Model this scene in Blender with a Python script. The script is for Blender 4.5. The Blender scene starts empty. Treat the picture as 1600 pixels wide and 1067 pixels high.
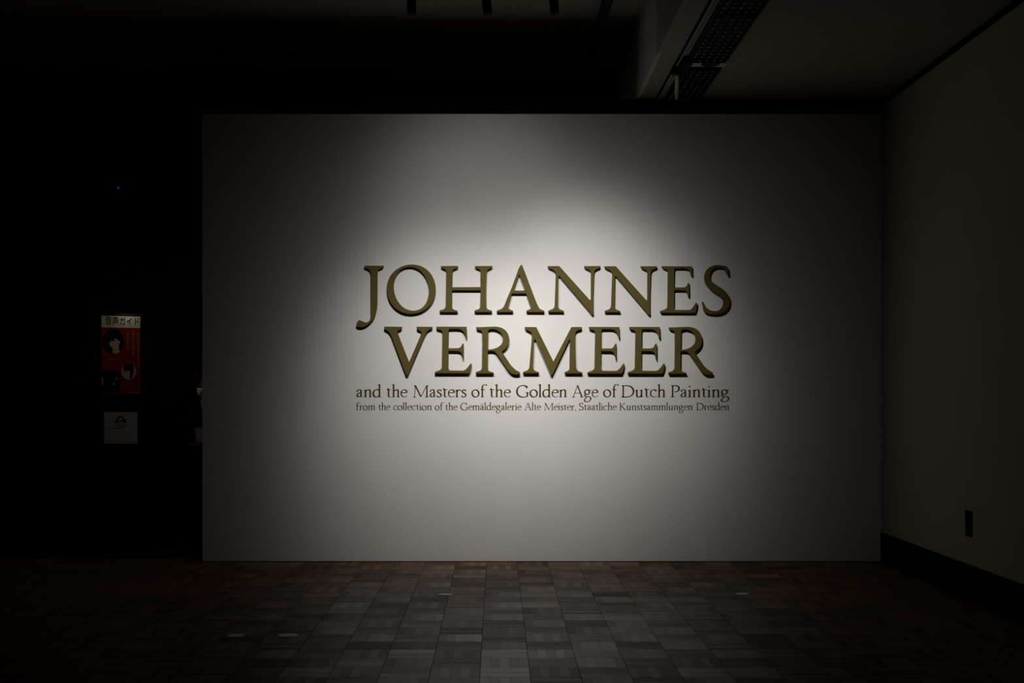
import bpy, bmesh, math, random
from mathutils import Vector, Matrix
random.seed(7)
R = math.radians
col = bpy.context.scene.collection
sc = bpy.context.scene

# ------------------------------------------------------------------ camera
F, PX, PY, H, DW = 2235.0, 776.0, 610.0, 1.60, 13.40     # focal (px), vanishing point, eye height, distance to title wall
cam = bpy.data.cameras.new('camera')
cam.sensor_width = 36.0
cam.lens = F/1600*36
cam.shift_x = (800-PX)/1600
cam.shift_y = (PY-533.5)/1600
cam.clip_end = 100
camo = bpy.data.objects.new('camera', cam); col.objects.link(camo)
camo.location = (0, 0, H); camo.rotation_euler = (R(90), 0, 0)
sc.camera = camo
def at(px, py, Y): return Vector(((px-PX)*Y/F, Y, H+(PY-py)*Y/F))

# ------------------------------------------------------------------ world, exposure, lights
w = bpy.data.worlds.new('world'); sc.world = w; w.use_nodes = True
w.node_tree.nodes['Background'].inputs[0].default_value = (0, 0, 0, 1)
w.node_tree.nodes['Background'].inputs[1].default_value = 0
vs = sc.view_settings
vs.view_transform = 'Standard'; vs.look = 'None'; vs.gamma = 1; vs.use_curve_mapping = False
vs.exposure = 0.0

def spot(name, loc, target, power, beam, mid, mid_w, spill, spill_w, colr=(1, .96, .93), size=0.03, cone=150):
    """a gallery spotlight: gaussian beam (sigma in degrees) plus a wide faint spill"""
    l = bpy.data.lights.new(name, 'SPOT'); l.energy = power; l.color = colr
    l.spot_size = R(cone); l.spot_blend = .5; l.shadow_soft_size = size
    l.use_nodes = True
    nt = l.node_tree; n = nt.nodes; k = nt.links
    em = n['Emission']
    tc = n.new('ShaderNodeNewGeometry')
    dt = n.new('ShaderNodeVectorMath'); dt.operation = 'DOT_PRODUCT'; dt.inputs[1].default_value = (Vector(target)-Vector(loc)).normalized()
    k.new(tc.outputs['Incoming'], dt.inputs[0])
    ab = n.new('ShaderNodeMath'); ab.operation = 'ABSOLUTE'; k.new(dt.outputs['Value'], ab.inputs[0])
    ac = n.new('ShaderNodeMath'); ac.operation = 'ARCCOSINE'; k.new(ab.outputs[0], ac.inputs[0])
    def gauss(sig, amp, p=2.0):
        a = n.new('ShaderNodeMath'); a.operation = 'DIVIDE'; k.new(ac.outputs[0], a.inputs[0]); a.inputs[1].default_value = R(sig)
        b = n.new('ShaderNodeMath'); b.operation = 'POWER'; k.new(a.outputs[0], b.inputs[0]); b.inputs[1].default_value = p
        c = n.new('ShaderNodeMath'); c.operation = 'MULTIPLY'; k.new(b.outputs[0], c.inputs[0]); c.inputs[1].default_value = -1
        d = n.new('ShaderNodeMath'); d.operation = 'EXPONENT'; k.new(c.outputs[0], d.inputs[0])
        e = n.new('ShaderNodeMath'); e.operation = 'MULTIPLY'; k.new(d.outputs[0], e.inputs[0]); e.inputs[1].default_value = amp
        return e
    s = n.new('ShaderNodeMath'); s.operation = 'ADD'
    s2 = n.new('ShaderNodeMath'); s2.operation = 'ADD'
    k.new(gauss(mid_w, mid, 4).outputs[0], s2.inputs[0]); k.new(gauss(spill_w, spill).outputs[0], s2.inputs[1])
    k.new(gauss(beam, 1).outputs[0], s.inputs[0]); k.new(s2.outputs[0], s.inputs[1])
    k.new(s.outputs[0], em.inputs['Strength'])
    o = bpy.data.objects.new(name, l); col.objects.link(o); o.location = loc
    o.rotation_euler = (Vector(target)-Vector(loc)).to_track_quat('-Z', 'Y').to_euler()
    return o

LAMP_Y, LAMP_Z = 10.4, 4.34
lamp_px = [(643, 0), (762, -1.6), (867, -1.4)]
LAMPS = []                                  # mouths of the three ceiling spotlights
for (px, tilt) in lamp_px:
    p = at(px, 20, LAMP_Y); LAMPS.append(p)
AIM = [(712, 611, 265), (744, 315, 27), (914, 544, 269)]     # aim on the wall and power of each lamp
for i, p in enumerate(LAMPS):
    t = at(AIM[i][0], AIM[i][1], DW)
    spot('spot_beam', p + (t-p).normalized()*.06, t, AIM[i][2]*.95, 14.91, 0.810, 17.65, 0.136, 26.51)

# added fill lights without fixtures, brightening the audio guide corner
def area(name, loc, target, power, size, colr=(1, .9, .76)):
    l = bpy.data.lights.new(name, 'AREA'); l.energy = power; l.color = colr; l.shape = 'DISK'; l.size = size
    o = bpy.data.objects.new(name, l); col.objects.link(o); o.location = loc
    o.rotation_euler = (Vector(target)-Vector(loc)).to_track_quat('-Z', 'Y').to_euler(); return o
area('person_fill', (-3.75, 14.45, 2.5), (-3.05, 14.8, 1.55), .55, .06)  # added fill aimed at the person's face, no real lamp there
area('poster_fill', (-3.55, 13.47, 3.2), (-3.75, 14.4, 1.6), 1.15, .08)  # added unseen fill that brightens the poster

# ------------------------------------------------------------------ materials
def mat(name, c, rough=.6, metal=0, noise=0, scale=8, bump=0, spec=.5, emit=None, estr=0, objrand=0):
    m = bpy.data.materials.new(name); m.use_nodes = True
    nt = m.node_tree; b = nt.nodes['Principled BSDF']
    b.inputs['Base Color'].default_value = (*c, 1); b.inputs['Roughness'].default_value = rough
    b.inputs['Metallic'].default_value = metal; b.inputs['Specular IOR Level'].default_value = spec
    if noise or bump:
        tc = nt.nodes.new('ShaderNodeTexCoord'); no = nt.nodes.new('ShaderNodeTexNoise')
        no.inputs['Scale'].default_value = scale; no.inputs['Detail'].default_value = 6
        nt.links.new(tc.outputs['Object'], no.inputs['Vector'])
        if noise:
            cr = nt.nodes.new('ShaderNodeValToRGB')
            cr.color_ramp.elements[0].position = .3; cr.color_ramp.elements[1].position = .7
            cr.color_ramp.elements[0].color = (*[v*(1-noise) for v in c], 1)
            cr.color_ramp.elements[1].color = (*[min(1, v*(1+noise)) for v in c], 1)
            nt.links.new(no.outputs['Fac'], cr.inputs[0]); nt.links.new(cr.outputs[0], b.inputs['Base Color'])
        if bump:
            bp = nt.nodes.new('ShaderNodeBump'); bp.inputs['Strength'].default_value = bump; bp.inputs['Distance'].default_value = .004
            nt.links.new(no.outputs['Fac'], bp.inputs['Height']); nt.links.new(bp.outputs[0], b.inputs['Normal'])
    if emit:
        b.inputs['Emission Color'].default_value = (*emit, 1); b.inputs['Emission Strength'].default_value = estr
    return m
M = {}
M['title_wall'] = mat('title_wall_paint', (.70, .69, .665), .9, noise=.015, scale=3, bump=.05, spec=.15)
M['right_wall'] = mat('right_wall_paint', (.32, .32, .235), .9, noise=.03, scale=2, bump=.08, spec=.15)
M['black'] = mat('black_paint', (.006, .006, .006), .9, noise=.2, spec=.05)
M['black_trim'] = mat('black_trim', (.004, .004, .004), .8, noise=.2, spec=.05)
M['hall'] = mat('unlit_hall_black', (.006, .006, .006), .95, noise=.1, spec=.0)  # near-black colour stands in for the hall being unlit
M['ceil_low'] = mat('low_ceiling_paint', (.27, .265, .21), .9, noise=.05, spec=.1)
M['ceil_high'] = mat('high_ceiling_paint', (.34, .34, .28), .9, noise=.05, spec=.1)
M['fascia'] = mat('fascia_paint', (.46, .46, .39), .9, noise=.05, spec=.1)
M['fascia2'] = mat('fascia_cladding', (.30, .30, .25), .9, noise=.05, spec=.1)
M['pale_metal'] = mat('pale_metal', (.5, .5, .44), .5, noise=.05)
M['letter'] = mat('bronze_letter_paint', (.098, .077, .020), .6, noise=.07, scale=6, bump=.05, spec=.12)
M['vinyl'] = mat('olive_vinyl', (.062, .044, .006), .7, noise=.05, spec=.1)
M['lamp_black'] = mat('lamp_black_metal', (.004, .004, .004), .7, noise=.1, spec=.04)
M['glass_lamp'] = mat('lamp_lens', (.1, .1, .1), .2, noise=.05)
M['disc'] = mat('floor_disc_plastic', (.86, .78, .56), .5, noise=.08, scale=30)
M['paper'] = mat('white_paper', (.62, .58, .52), .8, noise=.04, scale=6, spec=.1)
M['paper2'] = mat('poster_header_paper', (.56, .54, .42), .8, noise=.05, scale=6, spec=.1)
M['red'] = mat('poster_red_print', (.26, .012, .008), .7, noise=.12, scale=12, spec=.1)
M['ink'] = mat('black_print', (.008, .008, .008), .7, noise=.1, spec=.1)
M['yellow'] = mat('ochre_print', (.42, .18, .05), .7, noise=.1, spec=.1)
M['skinprint'] = mat('portrait_print', (.52, .42, .30), .7, noise=.1, scale=20, spec=.1)
M['skin'] = mat('person_skin', (.82, .62, .48), .6, noise=.06, scale=20, spec=.2)
M['hair'] = mat('brown_hair', (.075, .024, .014), .5, noise=.3, scale=40, spec=.3)
M['cloth'] = mat('black_clothes', (.006, .006, .007), .9, noise=.2, scale=40, spec=.05)
M['lip'] = mat('lips', (.45, .13, .11), .5, noise=.05)
M['eye'] = mat('eyes', (.02, .015, .01), .3, noise=.05)
M['led'] = mat('blue_led', (.05, .02, .3), .4, emit=(.14, .02, 1.0), estr=2.5)

def floor_material():
    m = bpy.data.materials.new('parquet_wood'); m.use_nodes = True
    nt = m.node_tree; n = nt.nodes; k = nt.links; b = n['Principled BSDF']
    tc = n.new('ShaderNodeTexCoord'); oi = n.new('ShaderNodeObjectInfo')
    at_ = n.new('ShaderNodeAttribute'); at_.attribute_name = 'tone'
    mp = n.new('ShaderNodeMapping'); mp.inputs['Scale'].default_value = (7, 90, 20)
    k.new(tc.outputs['Object'], mp.inputs['Vector'])
    off = n.new('ShaderNodeVectorMath'); off.operation = 'ADD'
    cmb = n.new('ShaderNodeCombineXYZ')
    mr = n.new('ShaderNodeMath'); mr.operation = 'MULTIPLY'; mr.inputs[1].default_value = 97
    k.new(oi.outputs['Random'], mr.inputs[0]); k.new(mr.outputs[0], cmb.inputs[0]); k.new(mr.outputs[0], cmb.inputs[1])
    k.new(mp.outputs[0], off.inputs[0]); k.new(cmb.outputs[0], off.inputs[1])
    grain = n.new('ShaderNodeTexNoise'); grain.inputs['Scale'].default_value = 1; grain.inputs['Detail'].default_value = 5
    k.new(off.outputs[0], grain.inputs['Vector'])
    # brightness = (block tone) * (strip tone) * grain
    a = n.new('ShaderNodeMapRange'); a.inputs['To Min'].default_value = .55; a.inputs['To Max'].default_value = 1.25
    k.new(oi.outputs['Random'], a.inputs['Value'])
    g = n.new('ShaderNodeMapRange'); g.inputs['From Min'].default_value = .3; g.inputs['From Max'].default_value = .7
    g.inputs['To Min'].default_value = .7; g.inputs['To Max'].default_value = 1.25
    k.new(grain.outputs['Fac'], g.inputs['Value'])
    s = n.new('ShaderNodeMapRange'); s.inputs['To Min'].default_value = .45; s.inputs['To Max'].default_value = 1.4
    k.new(at_.outputs['Fac'], s.inputs['Value'])
    m1 = n.new('ShaderNodeMath'); m1.operation = 'MULTIPLY'; k.new(a.outputs[0], m1.inputs[0]); k.new(g.outputs[0], m1.inputs[1])
    m2 = n.new('ShaderNodeMath'); m2.operation = 'MULTIPLY'; k.new(m1.outputs[0], m2.inputs[0]); k.new(s.outputs[0], m2.inputs[1])
    mx = n.new('ShaderNodeVectorMath'); mx.operation = 'SCALE'; mx.inputs[0].default_value = (.128, .066, .029)
    k.new(m2.outputs[0], mx.inputs['Scale']); k.new(mx.outputs[0], b.inputs['Base Color'])
    sp = n.new('ShaderNodeMath'); sp.operation = 'MULTIPLY'; sp.inputs[1].default_value = .122; k.new(m2.outputs[0], sp.inputs[0]); k.new(sp.outputs[0], b.inputs['Specular IOR Level']); b.inputs['Specular Tint'].default_value = (1, .86, .72, 1)
    rr = n.new('ShaderNodeMapRange'); rr.inputs['To Min'].default_value = .50; rr.inputs['To Max'].default_value = .34
    md = n.new('ShaderNodeMath'); md.operation = 'FRACT'
    mq = n.new('ShaderNodeMath'); mq.operation = 'MULTIPLY'; mq.inputs[1].default_value = 13.7
    k.new(oi.outputs['Random'], mq.inputs[0]); k.new(mq.outputs[0], md.inputs[0]); k.new(md.outputs[0], rr.inputs['Value'])
    k.new(rr.outputs[0], b.inputs['Roughness'])
    bp = n.new('ShaderNodeBump'); bp.inputs['Strength'].default_value = .15; bp.inputs['Distance'].default_value = .002
    k.new(grain.outputs['Fac'], bp.inputs['Height']); k.new(bp.outputs[0], b.inputs['Normal'])
    return m
M['parquet'] = floor_material()
M['subfloor'] = mat('dark_joint', (.008, .006, .004), .9, noise=.1, spec=.05)

# ------------------------------------------------------------------ helpers
def obj(name, bm, m, parent=None, smooth=False):
    me = bpy.data.meshes.new(name)
    bmesh.ops.recalc_face_normals(bm, faces=bm.faces[:])
    bm.to_mesh(me); bm.free()
    if smooth:
        for p in me.polygons: p.use_smooth = True
    me.materials.append(m)
    o = bpy.data.objects.new(name, me); col.objects.link(o)
    if parent is not None: o.parent = parent
    return o
def empty(name, loc=(0, 0, 0), rz=0):
    o = bpy.data.objects.new(name, None); col.objects.link(o); o.location = loc; o.rotation_euler = (0, 0, rz)
    o.empty_display_size = .1; return o
def tag(o, label=None, cat=None, group=None, kind=None):
    if label: o['label'] = label
    if cat: o['category'] = cat
    if group: o['group'] = group
    if kind: o['kind'] = kind
    return o
def box(bm, x0, x1, y0, y1, z0, z1, mtx=None, bev=0):
    vs_ = [bm.verts.new(v) for v in ((x0, y0, z0), (x1, y0, z0), (x1, y1, z0), (x0, y1, z0), (x0, y0, z1), (x1, y0, z1), (x1, y1, z1), (x0, y1, z1))]
    if mtx is not None:
        for v in vs_: v.co = mtx @ v.co
    fs = [bm.faces.new([vs_[i] for i in f]) for f in ((0, 3, 2, 1), (4, 5, 6, 7), (0, 1, 5, 4), (1, 2, 6, 5), (2, 3, 7, 6), (3, 0, 4, 7))]
    if bev:
        ed = list({e for f in fs for e in f.edges})
        bmesh.ops.bevel(bm, geom=ed, offset=bev, segments=2, affect='EDGES', profile=.5)
def cyl(bm, p0, p1, r0, r1=None, n=24, caps=True):
    p0 = Vector(p0); p1 = Vector(p1); r1 = r0 if r1 is None else r1
    q = (p1-p0).to_track_quat('Z', 'Y'); L = (p1-p0).length
    a = [bm.verts.new(p0 + q @ Vector((r0*math.cos(2*math.pi*i/n), r0*math.sin(2*math.pi*i/n), 0))) for i in range(n)]
    b = [bm.verts.new(p0 + q @ Vector((r1*math.cos(2*math.pi*i/n), r1*math.sin(2*math.pi*i/n), L))) for i in range(n)]
    for i in range(n): bm.faces.new((a[i], a[(i+1) % n], b[(i+1) % n], b[i]))
    if caps: bm.faces.new(a[::-1]); bm.faces.new(b)
def lathe(bm, prof, c, axis=(0, 0, 1), n=32):
    q = Vector(axis).to_track_quat('Z', 'Y'); c = Vector(c); rings = []
    for (r, h) in prof:
        rings.append([bm.verts.new(c + q @ Vector((max(r, 1e-4)*math.cos(2*math.pi*i/n), max(r, 1e-4)*math.sin(2*math.pi*i/n), h))) for i in range(n)])
    for a, b in zip(rings, rings[1:]):
        for i in range(n): bm.faces.new((a[i], a[(i+1) % n], b[(i+1) % n], b[i]))
def struct(name, bm, m, parent=None, **kw):
    o = obj(name, bm, m, parent, **kw)
    if parent is None: o['kind'] = 'structure'
    return o
def bx(*a, **k):
    bm = bmesh.new(); box(bm, *a, **k); return bm

# ------------------------------------------------------------------ the setting
XL, XR, ZT = (316-PX)*DW/F, (1378-PX)*DW/F, H+(PY-178)*DW/F        # title wall: left edge, right end, top
ZC, ZH, YB, XF = 4.33, 5.05, 15.40, 1.307
# title wall: a free-standing white partition
struct('wall_front', bx(XL, XR, DW, DW+.30, 0, ZT, bev=.002), M['title_wall'])
struct('trim_1', bx(XL, XR, DW+.02, DW+.28, ZT, ZC), M['black_trim'])          # black rail on top of it
# right wall with black baseboard and black shadow gap under the ceiling
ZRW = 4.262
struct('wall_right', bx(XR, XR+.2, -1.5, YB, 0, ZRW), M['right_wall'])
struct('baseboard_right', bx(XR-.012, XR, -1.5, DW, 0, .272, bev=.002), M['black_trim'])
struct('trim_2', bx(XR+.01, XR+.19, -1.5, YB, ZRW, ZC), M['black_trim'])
# hall beyond
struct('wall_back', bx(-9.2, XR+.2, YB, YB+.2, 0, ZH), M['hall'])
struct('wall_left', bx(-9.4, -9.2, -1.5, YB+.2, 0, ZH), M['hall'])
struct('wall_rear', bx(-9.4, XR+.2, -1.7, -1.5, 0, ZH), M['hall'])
# ceilings
bm = bmesh.new()
GX0, GX1 = 1.562, 1.889
struct('ceiling', bx(XF+.03, XR+.2, -1.5, YB, ZC, ZC+.12), M['ceil_low'])
struct('ceiling_high', bx(-9.4, XF+.03, -1.7, YB+.2, ZH, ZH+.1), M['ceil_high'])
struct('trim_3', bx(XF, XF+.03, -1.5, YB, ZC, ZH), M['fascia'])                 # vertical fascia of the dropped ceiling
bm = bmesh.new(); box(bm, XF-.012, XF, -1.5, 11.60, ZC-.012, ZH); box(bm, XF, 1.478, -1.5, 11.56, ZC-.012, ZC)
struct('trim_4', bm, M['fascia2'])                                               # cladding of the nearer part, ends in a visible joint
struct('trim_5', bx(1.484, 1.502, -1.5, YB, ZC-.016, ZC), M['black_trim'])      # dark reveal beside the grille
struct('trim_6', bx(1.504, 1.511, -1.5, YB, ZC-.016, ZC), M['pale_metal'])

# ------------------------------------------------------------------ parquet floor
struct('subfloor_slab', bx(-9.4, XR+.2, -1.7, YB+.2, -.15, -.012), M['subfloor'])
floor = bpy.data.objects['subfloor_slab']; floor.name = 'floor'; floor.data.name = 'floor'
T = .2824; X0 = -.0938; Y0 = 7.984
def block_bm(turn, seed, bm=None, cx=0, cy=0, lay=None, blocktone=None):
    rnd = random.Random(seed)
    own = bm is None
    if own: bm = bmesh.new()
    lay = lay or bm.verts.layers.float.new('tone')
    g = .0016; n = 5; s = T/n; h = T/2
    for i in range(n):
        e0 = g if i == 0 else .0005; e1 = g if i == n-1 else .0005
        a0 = -h + i*s + e0; a1 = -h + (i+1)*s - e1
        z = -.0006*rnd.random(); tl = (rnd.random()-.5)*.0012
        t = rnd.random()
        before = len(bm.verts)
        if turn: c4 = ((a0, -h+g), (a1, -h+g), (a1, h-g), (a0, h-g))
        else:    c4 = ((-h+g, a0), (h-g, a0), (h-g, a1), (-h+g, a1))
        top = [bm.verts.new((cx+x, cy+y, z + (tl if (q in (1, 2)) else 0))) for q, (x, y) in enumerate(c4)]
        bot = [bm.verts.new((cx+x, cy+y, -.012)) for (x, y) in c4]
        for v in top+bot: v[lay] = t
        bm.faces.new(top)
        for q in range(4): bm.faces.new((top[q], bot[q], bot[(q+1) % 4], top[(q+1) % 4]))
    return bm
protos = {}
for turn in (0, 1):
    for v in range(8):
        me = bpy.data.meshes.new('parquet_block'); b_ = block_bm(turn, turn*50+v); b_.to_mesh(me); b_.free(); me.materials.append(M['parquet'])
        protos[(turn, v)] = me
cells = []
for j in range(-34, 20):
    for i in range(-34, 15):
        x = X0+(i+.5)*T; y = Y0+(j+.5)*T
        if y > DW-.5*T and x+.5*T > XL-.02: 
            if y > DW: continue
        if y+.5*T > YB or x+.5*T > XR+.02 or x < -9.1 or y < -1.3: continue
        u = PX+F*x/max(y, .1); v = PY+F*H/max(y, .1)
        vis = y > 7.6 and 330 < u < 1330
        key = (0 if vis else 1, abs(u-800)+abs(v-1000)*.2) if y > 7.6 else (2, 0)
        cells.append((key, i, j, x, y))
cells.sort(key=lambda c: c[0])
rest = bmesh.new(); rlay = rest.verts.layers.float.new('tone')
for q, (key, i, j, x, y) in enumerate(cells):
    turn = (i+j) % 2
    rnd = random.Random(i*1000+j)
    if q < 296:
        o = bpy.data.objects.new('parquet_block', protos[(turn, rnd.randrange(8))]); col.objects.link(o)
        o.parent = floor
        o.location = (x, y, -.0004*rnd.random())
        o.rotation_euler = (R(rnd.uniform(-.10, .10)), R(rnd.uniform(-.10, .10)), 0)
    else:
        block_bm(turn, i*77+j, rest, x, y, rlay)
me = bpy.data.meshes.new('parquet_field'); rest.to_mesh(me); rest.free(); me.materials.append(M['parquet'])
o = bpy.data.objects.new('parquet_field', me); col.objects.link(o); o.parent = floor; o['kind'] = 'stuff'

# ------------------------------------------------------------------ raised title letters
def parse(path):
    tok = path.replace('M', ' M ').replace('L', ' L ').replace('Q', ' Q ').replace('C', ' C ').replace('Z', ' Z ').replace(',', ' ').split()
    pts = []; i = 0; cmd = None; cur = None; segs = []
    while i < len(tok):
        if tok[i] in 'MLQCZ': cmd = tok[i]; i += 1
        if cmd == 'Z' or i >= len(tok): break
        n = {'M': 1, 'L': 1, 'Q': 2, 'C': 3}[cmd]
        p = [Vector((float(tok[i+2*q]), float(tok[i+2*q+1]))) for q in range(n)]; i += 2*n
        if cmd in 'ML': pts.append(p[0])
        elif cmd == 'Q':
            for t in (.17, .34, .5, .67, .84, 1): pts.append(cur*(1-t)**2 + p[0]*2*t*(1-t) + p[1]*t*t)
        else:
            for s_ in range(1, 15):
                t = s_/14; pts.append(cur*(1-t)**3 + p[0]*3*t*(1-t)**2 + p[1]*3*t*t*(1-t) + p[2]*t**3)
        cur = p[-1]
    if (pts[0]-pts[-1]).length < .5: pts.pop()
    return pts
E_LOW = "M108,92 L640,94 L648,285 L628,290 Q612,210 580,175 Q550,135 480,133 L345,133 Q325,135 326,170 L322,472 L490,470 Q540,465 560,405 L575,385 L588,388 L590,655 L575,655 Q560,560 530,535 Q510,522 480,520 L322,518 L318,800 Q325,855 350,862 L570,865 Q630,860 680,780 L715,735 L730,740 Q730,830 690,905 Q688,915 670,913 L80,912 L80,895 Q95,880 130,870 Q195,855 205,810 L216,220 Q212,165 190,150 Q150,145 120,130 Q106,125 108,92 Z"
N_UP = "M68,118 L268,118 L808,718 L824,700 L826,245 Q822,200 790,185 Q755,170 728,155 Q710,148 705,118 L990,118 Q990,140 975,152 Q950,163 915,178 Q884,195 882,250 L868,640 L868,850 L872,968 L852,972 Q830,962 790,905 L268,292 L256,300 L250,820 Q255,862 280,878 Q315,893 345,903 Q352,908 352,926 L78,926 L74,905 Q95,890 135,880 Q180,862 188,810 L210,245 Q195,205 150,180 Q110,165 85,150 Q70,140 68,118 Z"
R_LOW = ["M100,100 L200,100 Q330,92 430,92 C590,92 682,190 682,325 C682,410 640,480 552,530 L700,755 Q790,865 868,888 L872,926 Q800,940 745,925 C690,905 650,850 600,770 L450,555 Q425,520 380,520 L306,520 L303,820 Q308,862 335,875 Q370,888 408,898 L410,915 L95,915 L95,892 Q110,880 150,872 Q198,855 203,810 L210,400 L205,215 Q205,175 180,155 Q130,150 105,130 Z",
         "M312,170 Q315,140 380,135 C500,140 572,220 572,310 C572,410 480,490 308,494 Z"]
LET = [  # char, origin x, origin y, scale, paths, label
 ('J', 550, 405, 9.28, ["M180,92 L458,92 Q461,112 440,124 Q420,130 395,140 Q368,155 368,195 L366,640 C362,800 310,890 235,942 C195,972 160,985 120,985 C85,985 62,970 62,945 C68,915 90,885 108,882 C135,885 165,915 205,915 C250,912 272,870 272,800 L272,240 Q272,180 250,152 Q230,135 195,128 Q176,120 180,92 Z"],
  'raised bronze letter J with its hook below the line, starting the upper word'),
 ('O', 550, 405, 9.28, ["M870,75 C1070,75 1213,230 1213,440 C1213,640 1060,792 850,792 C650,792 503,630 503,430 C503,220 670,75 870,75 Z",
  "M830,112 C690,117 603,240 603,400 C603,570 720,745 890,745 C1030,745 1113,620 1113,465 C1113,280 1000,107 830,112 Z"],
  'raised bronze round letter O on the white wall, right after the J'),
 ('H', 680, 405, 11.23, ["M98,118 L398,116 Q402,145 385,152 Q365,160 340,168 Q305,185 303,225 L296,490 L795,487 L796,225 Q795,185 765,170 Q715,158 700,142 L694,118 L1004,116 Q1006,142 985,152 Q965,160 940,172 Q905,190 902,230 L893,480 L893,760 Q895,860 915,872 Q950,890 985,898 Q998,905 998,927 L690,927 L688,905 Q705,890 750,878 Q785,868 790,830 L797,543 L296,543 L293,820 Q298,865 320,878 Q355,893 385,900 Q395,905 395,927 L76,927 L76,905 Q90,890 140,880 Q178,865 184,820 L193,225 Q190,190 165,172 Q120,158 104,142 Z"],
  'raised bronze letter H with a thin crossbar in the upper word'),
 ('A', 770, 405, 11.23, ["M505,92 L520,115 L735,680 Q790,820 820,865 Q850,885 895,900 Q908,908 908,928 L592,926 L590,905 Q610,890 640,880 Q682,868 672,845 L588,600 L334,600 L268,840 Q272,865 300,880 Q330,893 350,900 Q358,908 358,926 L70,926 L70,905 Q85,890 125,880 Q180,865 210,790 Q228,735 330,500 L455,160 Q480,110 505,92 Z",
  "M465,268 L568,540 L565,548 L366,548 L440,335 Z"], 'raised bronze letter A with a pointed top in the upper word'),
 ('N', 850, 405, 11.23, [N_UP], 'raised bronze letter N directly after the A in the upper word'),
 ('N', 938.3, 405.3, 11.23, [N_UP], 'raised bronze letter N directly before the E in the upper word'),
 ('E', 1025, 405, 11.2375, ["M103,120 L634,124 L640,290 L620,290 Q606,215 575,185 Q540,160 480,160 L345,160 Q322,160 320,200 L316,495 L480,493 Q535,490 552,450 L568,412 L580,412 L582,650 L568,655 Q556,578 525,556 Q510,545 480,543 L318,543 L316,830 Q320,880 345,888 L580,890 Q640,880 680,800 L705,762 L724,765 Q722,850 690,932 Q685,943 670,940 L85,940 Q75,935 75,915 Q78,900 110,895 Q190,880 205,830 L212,230 Q210,195 190,183 Q150,170 125,156 Q103,150 103,120 Z"],
  'raised bronze letter E in the upper word, between N and S'),
 ('S', 1085, 405, 11.23, ["M570,122 L590,150 Q600,200 607,285 L590,288 Q560,210 530,180 C495,147 455,143 415,143 C330,145 270,210 272,300 C275,390 370,440 430,480 C530,540 622,600 622,740 C622,870 520,962 370,964 Q260,965 190,935 Q165,915 158,860 Q150,800 137,760 L150,738 Q175,780 205,840 C250,890 310,910 370,910 C460,905 515,830 515,755 C510,690 460,650 380,600 C280,540 178,460 178,320 C175,190 280,100 400,100 Q500,105 570,122 Z"],
  'raised bronze letter S in half shade ending the upper word'),
 ('V', 595, 502, 11.23, ["M60,92 L370,94 Q375,130 350,140 Q335,148 318,155 Q285,165 292,200 L495,715 L712,215 Q718,180 680,160 Q640,148 630,130 L628,94 L905,94 Q910,125 880,132 Q845,140 815,175 Q790,210 760,270 L474,942 L440,942 L180,250 Q150,185 110,158 Q75,148 58,128 Z"],
  'raised bronze letter V starting the lower word'),
 ('E', 672, 502, 11.2375, [E_LOW], 'raised bronze letter E in the lower word, between V and R'),
 ('R', 735, 502, 11.23, R_LOW, 'raised bronze letter R in the lower word, between E and M'),
 ('M', 810, 502, 11.227, ["M112,98 L315,100 L615,705 L930,100 L1112,98 L1118,128 Q1095,143 1050,153 Q1003,165 1000,220 L1002,500 L1012,780 Q1015,850 1045,868 Q1080,885 1120,892 L1125,913 L815,912 L810,892 Q830,880 865,868 Q895,855 898,820 L905,312 L893,322 L598,942 L567,942 Q560,930 545,880 L292,306 L277,330 L258,810 Q265,850 290,865 Q330,882 360,892 L362,912 L82,912 L80,890 Q95,878 130,870 Q185,850 193,800 L240,240 Q238,205 215,185 Q170,160 130,140 Q115,130 112,98 Z"],
  'raised bronze wide letter M in the middle of the lower word'),
 ('E', 910.9, 502.4, 11.2375, [E_LOW], 'raised bronze letter E directly after the M in the lower word'),
 ('E', 973.95, 502.4, 11.2375, [E_LOW], 'raised bronze letter E directly before the last R in the lower word'),
 ('R', 1036.3, 502.4, 11.23, R_LOW, 'raised bronze letter R with a long curved leg ending the lower word'),
]
TH = .040
def big_letter(ch, ox, oy, s, paths, label):
    YF = DW-TH
    loops = [[at(ox+p.x/s, oy+p.y/s, YF) for p in parse(pt)] for pt in paths]
    c = Vector((sum(p.x for p in loops[0])/len(loops[0]), DW, sum(p.z for p in loops[0])/len(loops[0])))
    cu = bpy.data.curves.new('tmp', 'CURVE'); cu.dimensions = '2D'; cu.fill_mode = 'BOTH'
    e = .0022
    cu.extrude = TH/2-e; cu.bevel_depth = e; cu.bevel_resolution = 2; cu.offset = -e
    for lp in loops:
        sp = cu.splines.new('POLY'); sp.points.add(len(lp)-1); sp.use_cyclic_u = True
        for i, p in enumerate(lp): sp.points[i].co = (p.x-c.x, p.z-c.z, 0, 1)
    tmp = bpy.data.objects.new('tmp', cu); col.objects.link(tmp)
    dg = bpy.context.evaluated_depsgraph_get()
    me = bpy.data.meshes.new_from_object(tmp.evaluated_get(dg)); bpy.data.objects.remove(tmp); bpy.data.curves.remove(cu)
    me.name = 'title_letter'
    me.transform(Matrix.Rotation(R(90), 4, 'X'))
    me.materials.clear(); me.materials.append(M['letter'])
    o = bpy.data.objects.new('title_letter', me); col.objects.link(o)
    o.location = (c.x, DW-TH/2, c.z)
    return tag(o, label, 'letter', 'raised bronze title letters on the white wall')
for a in LET: big_letter(*a)

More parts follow.
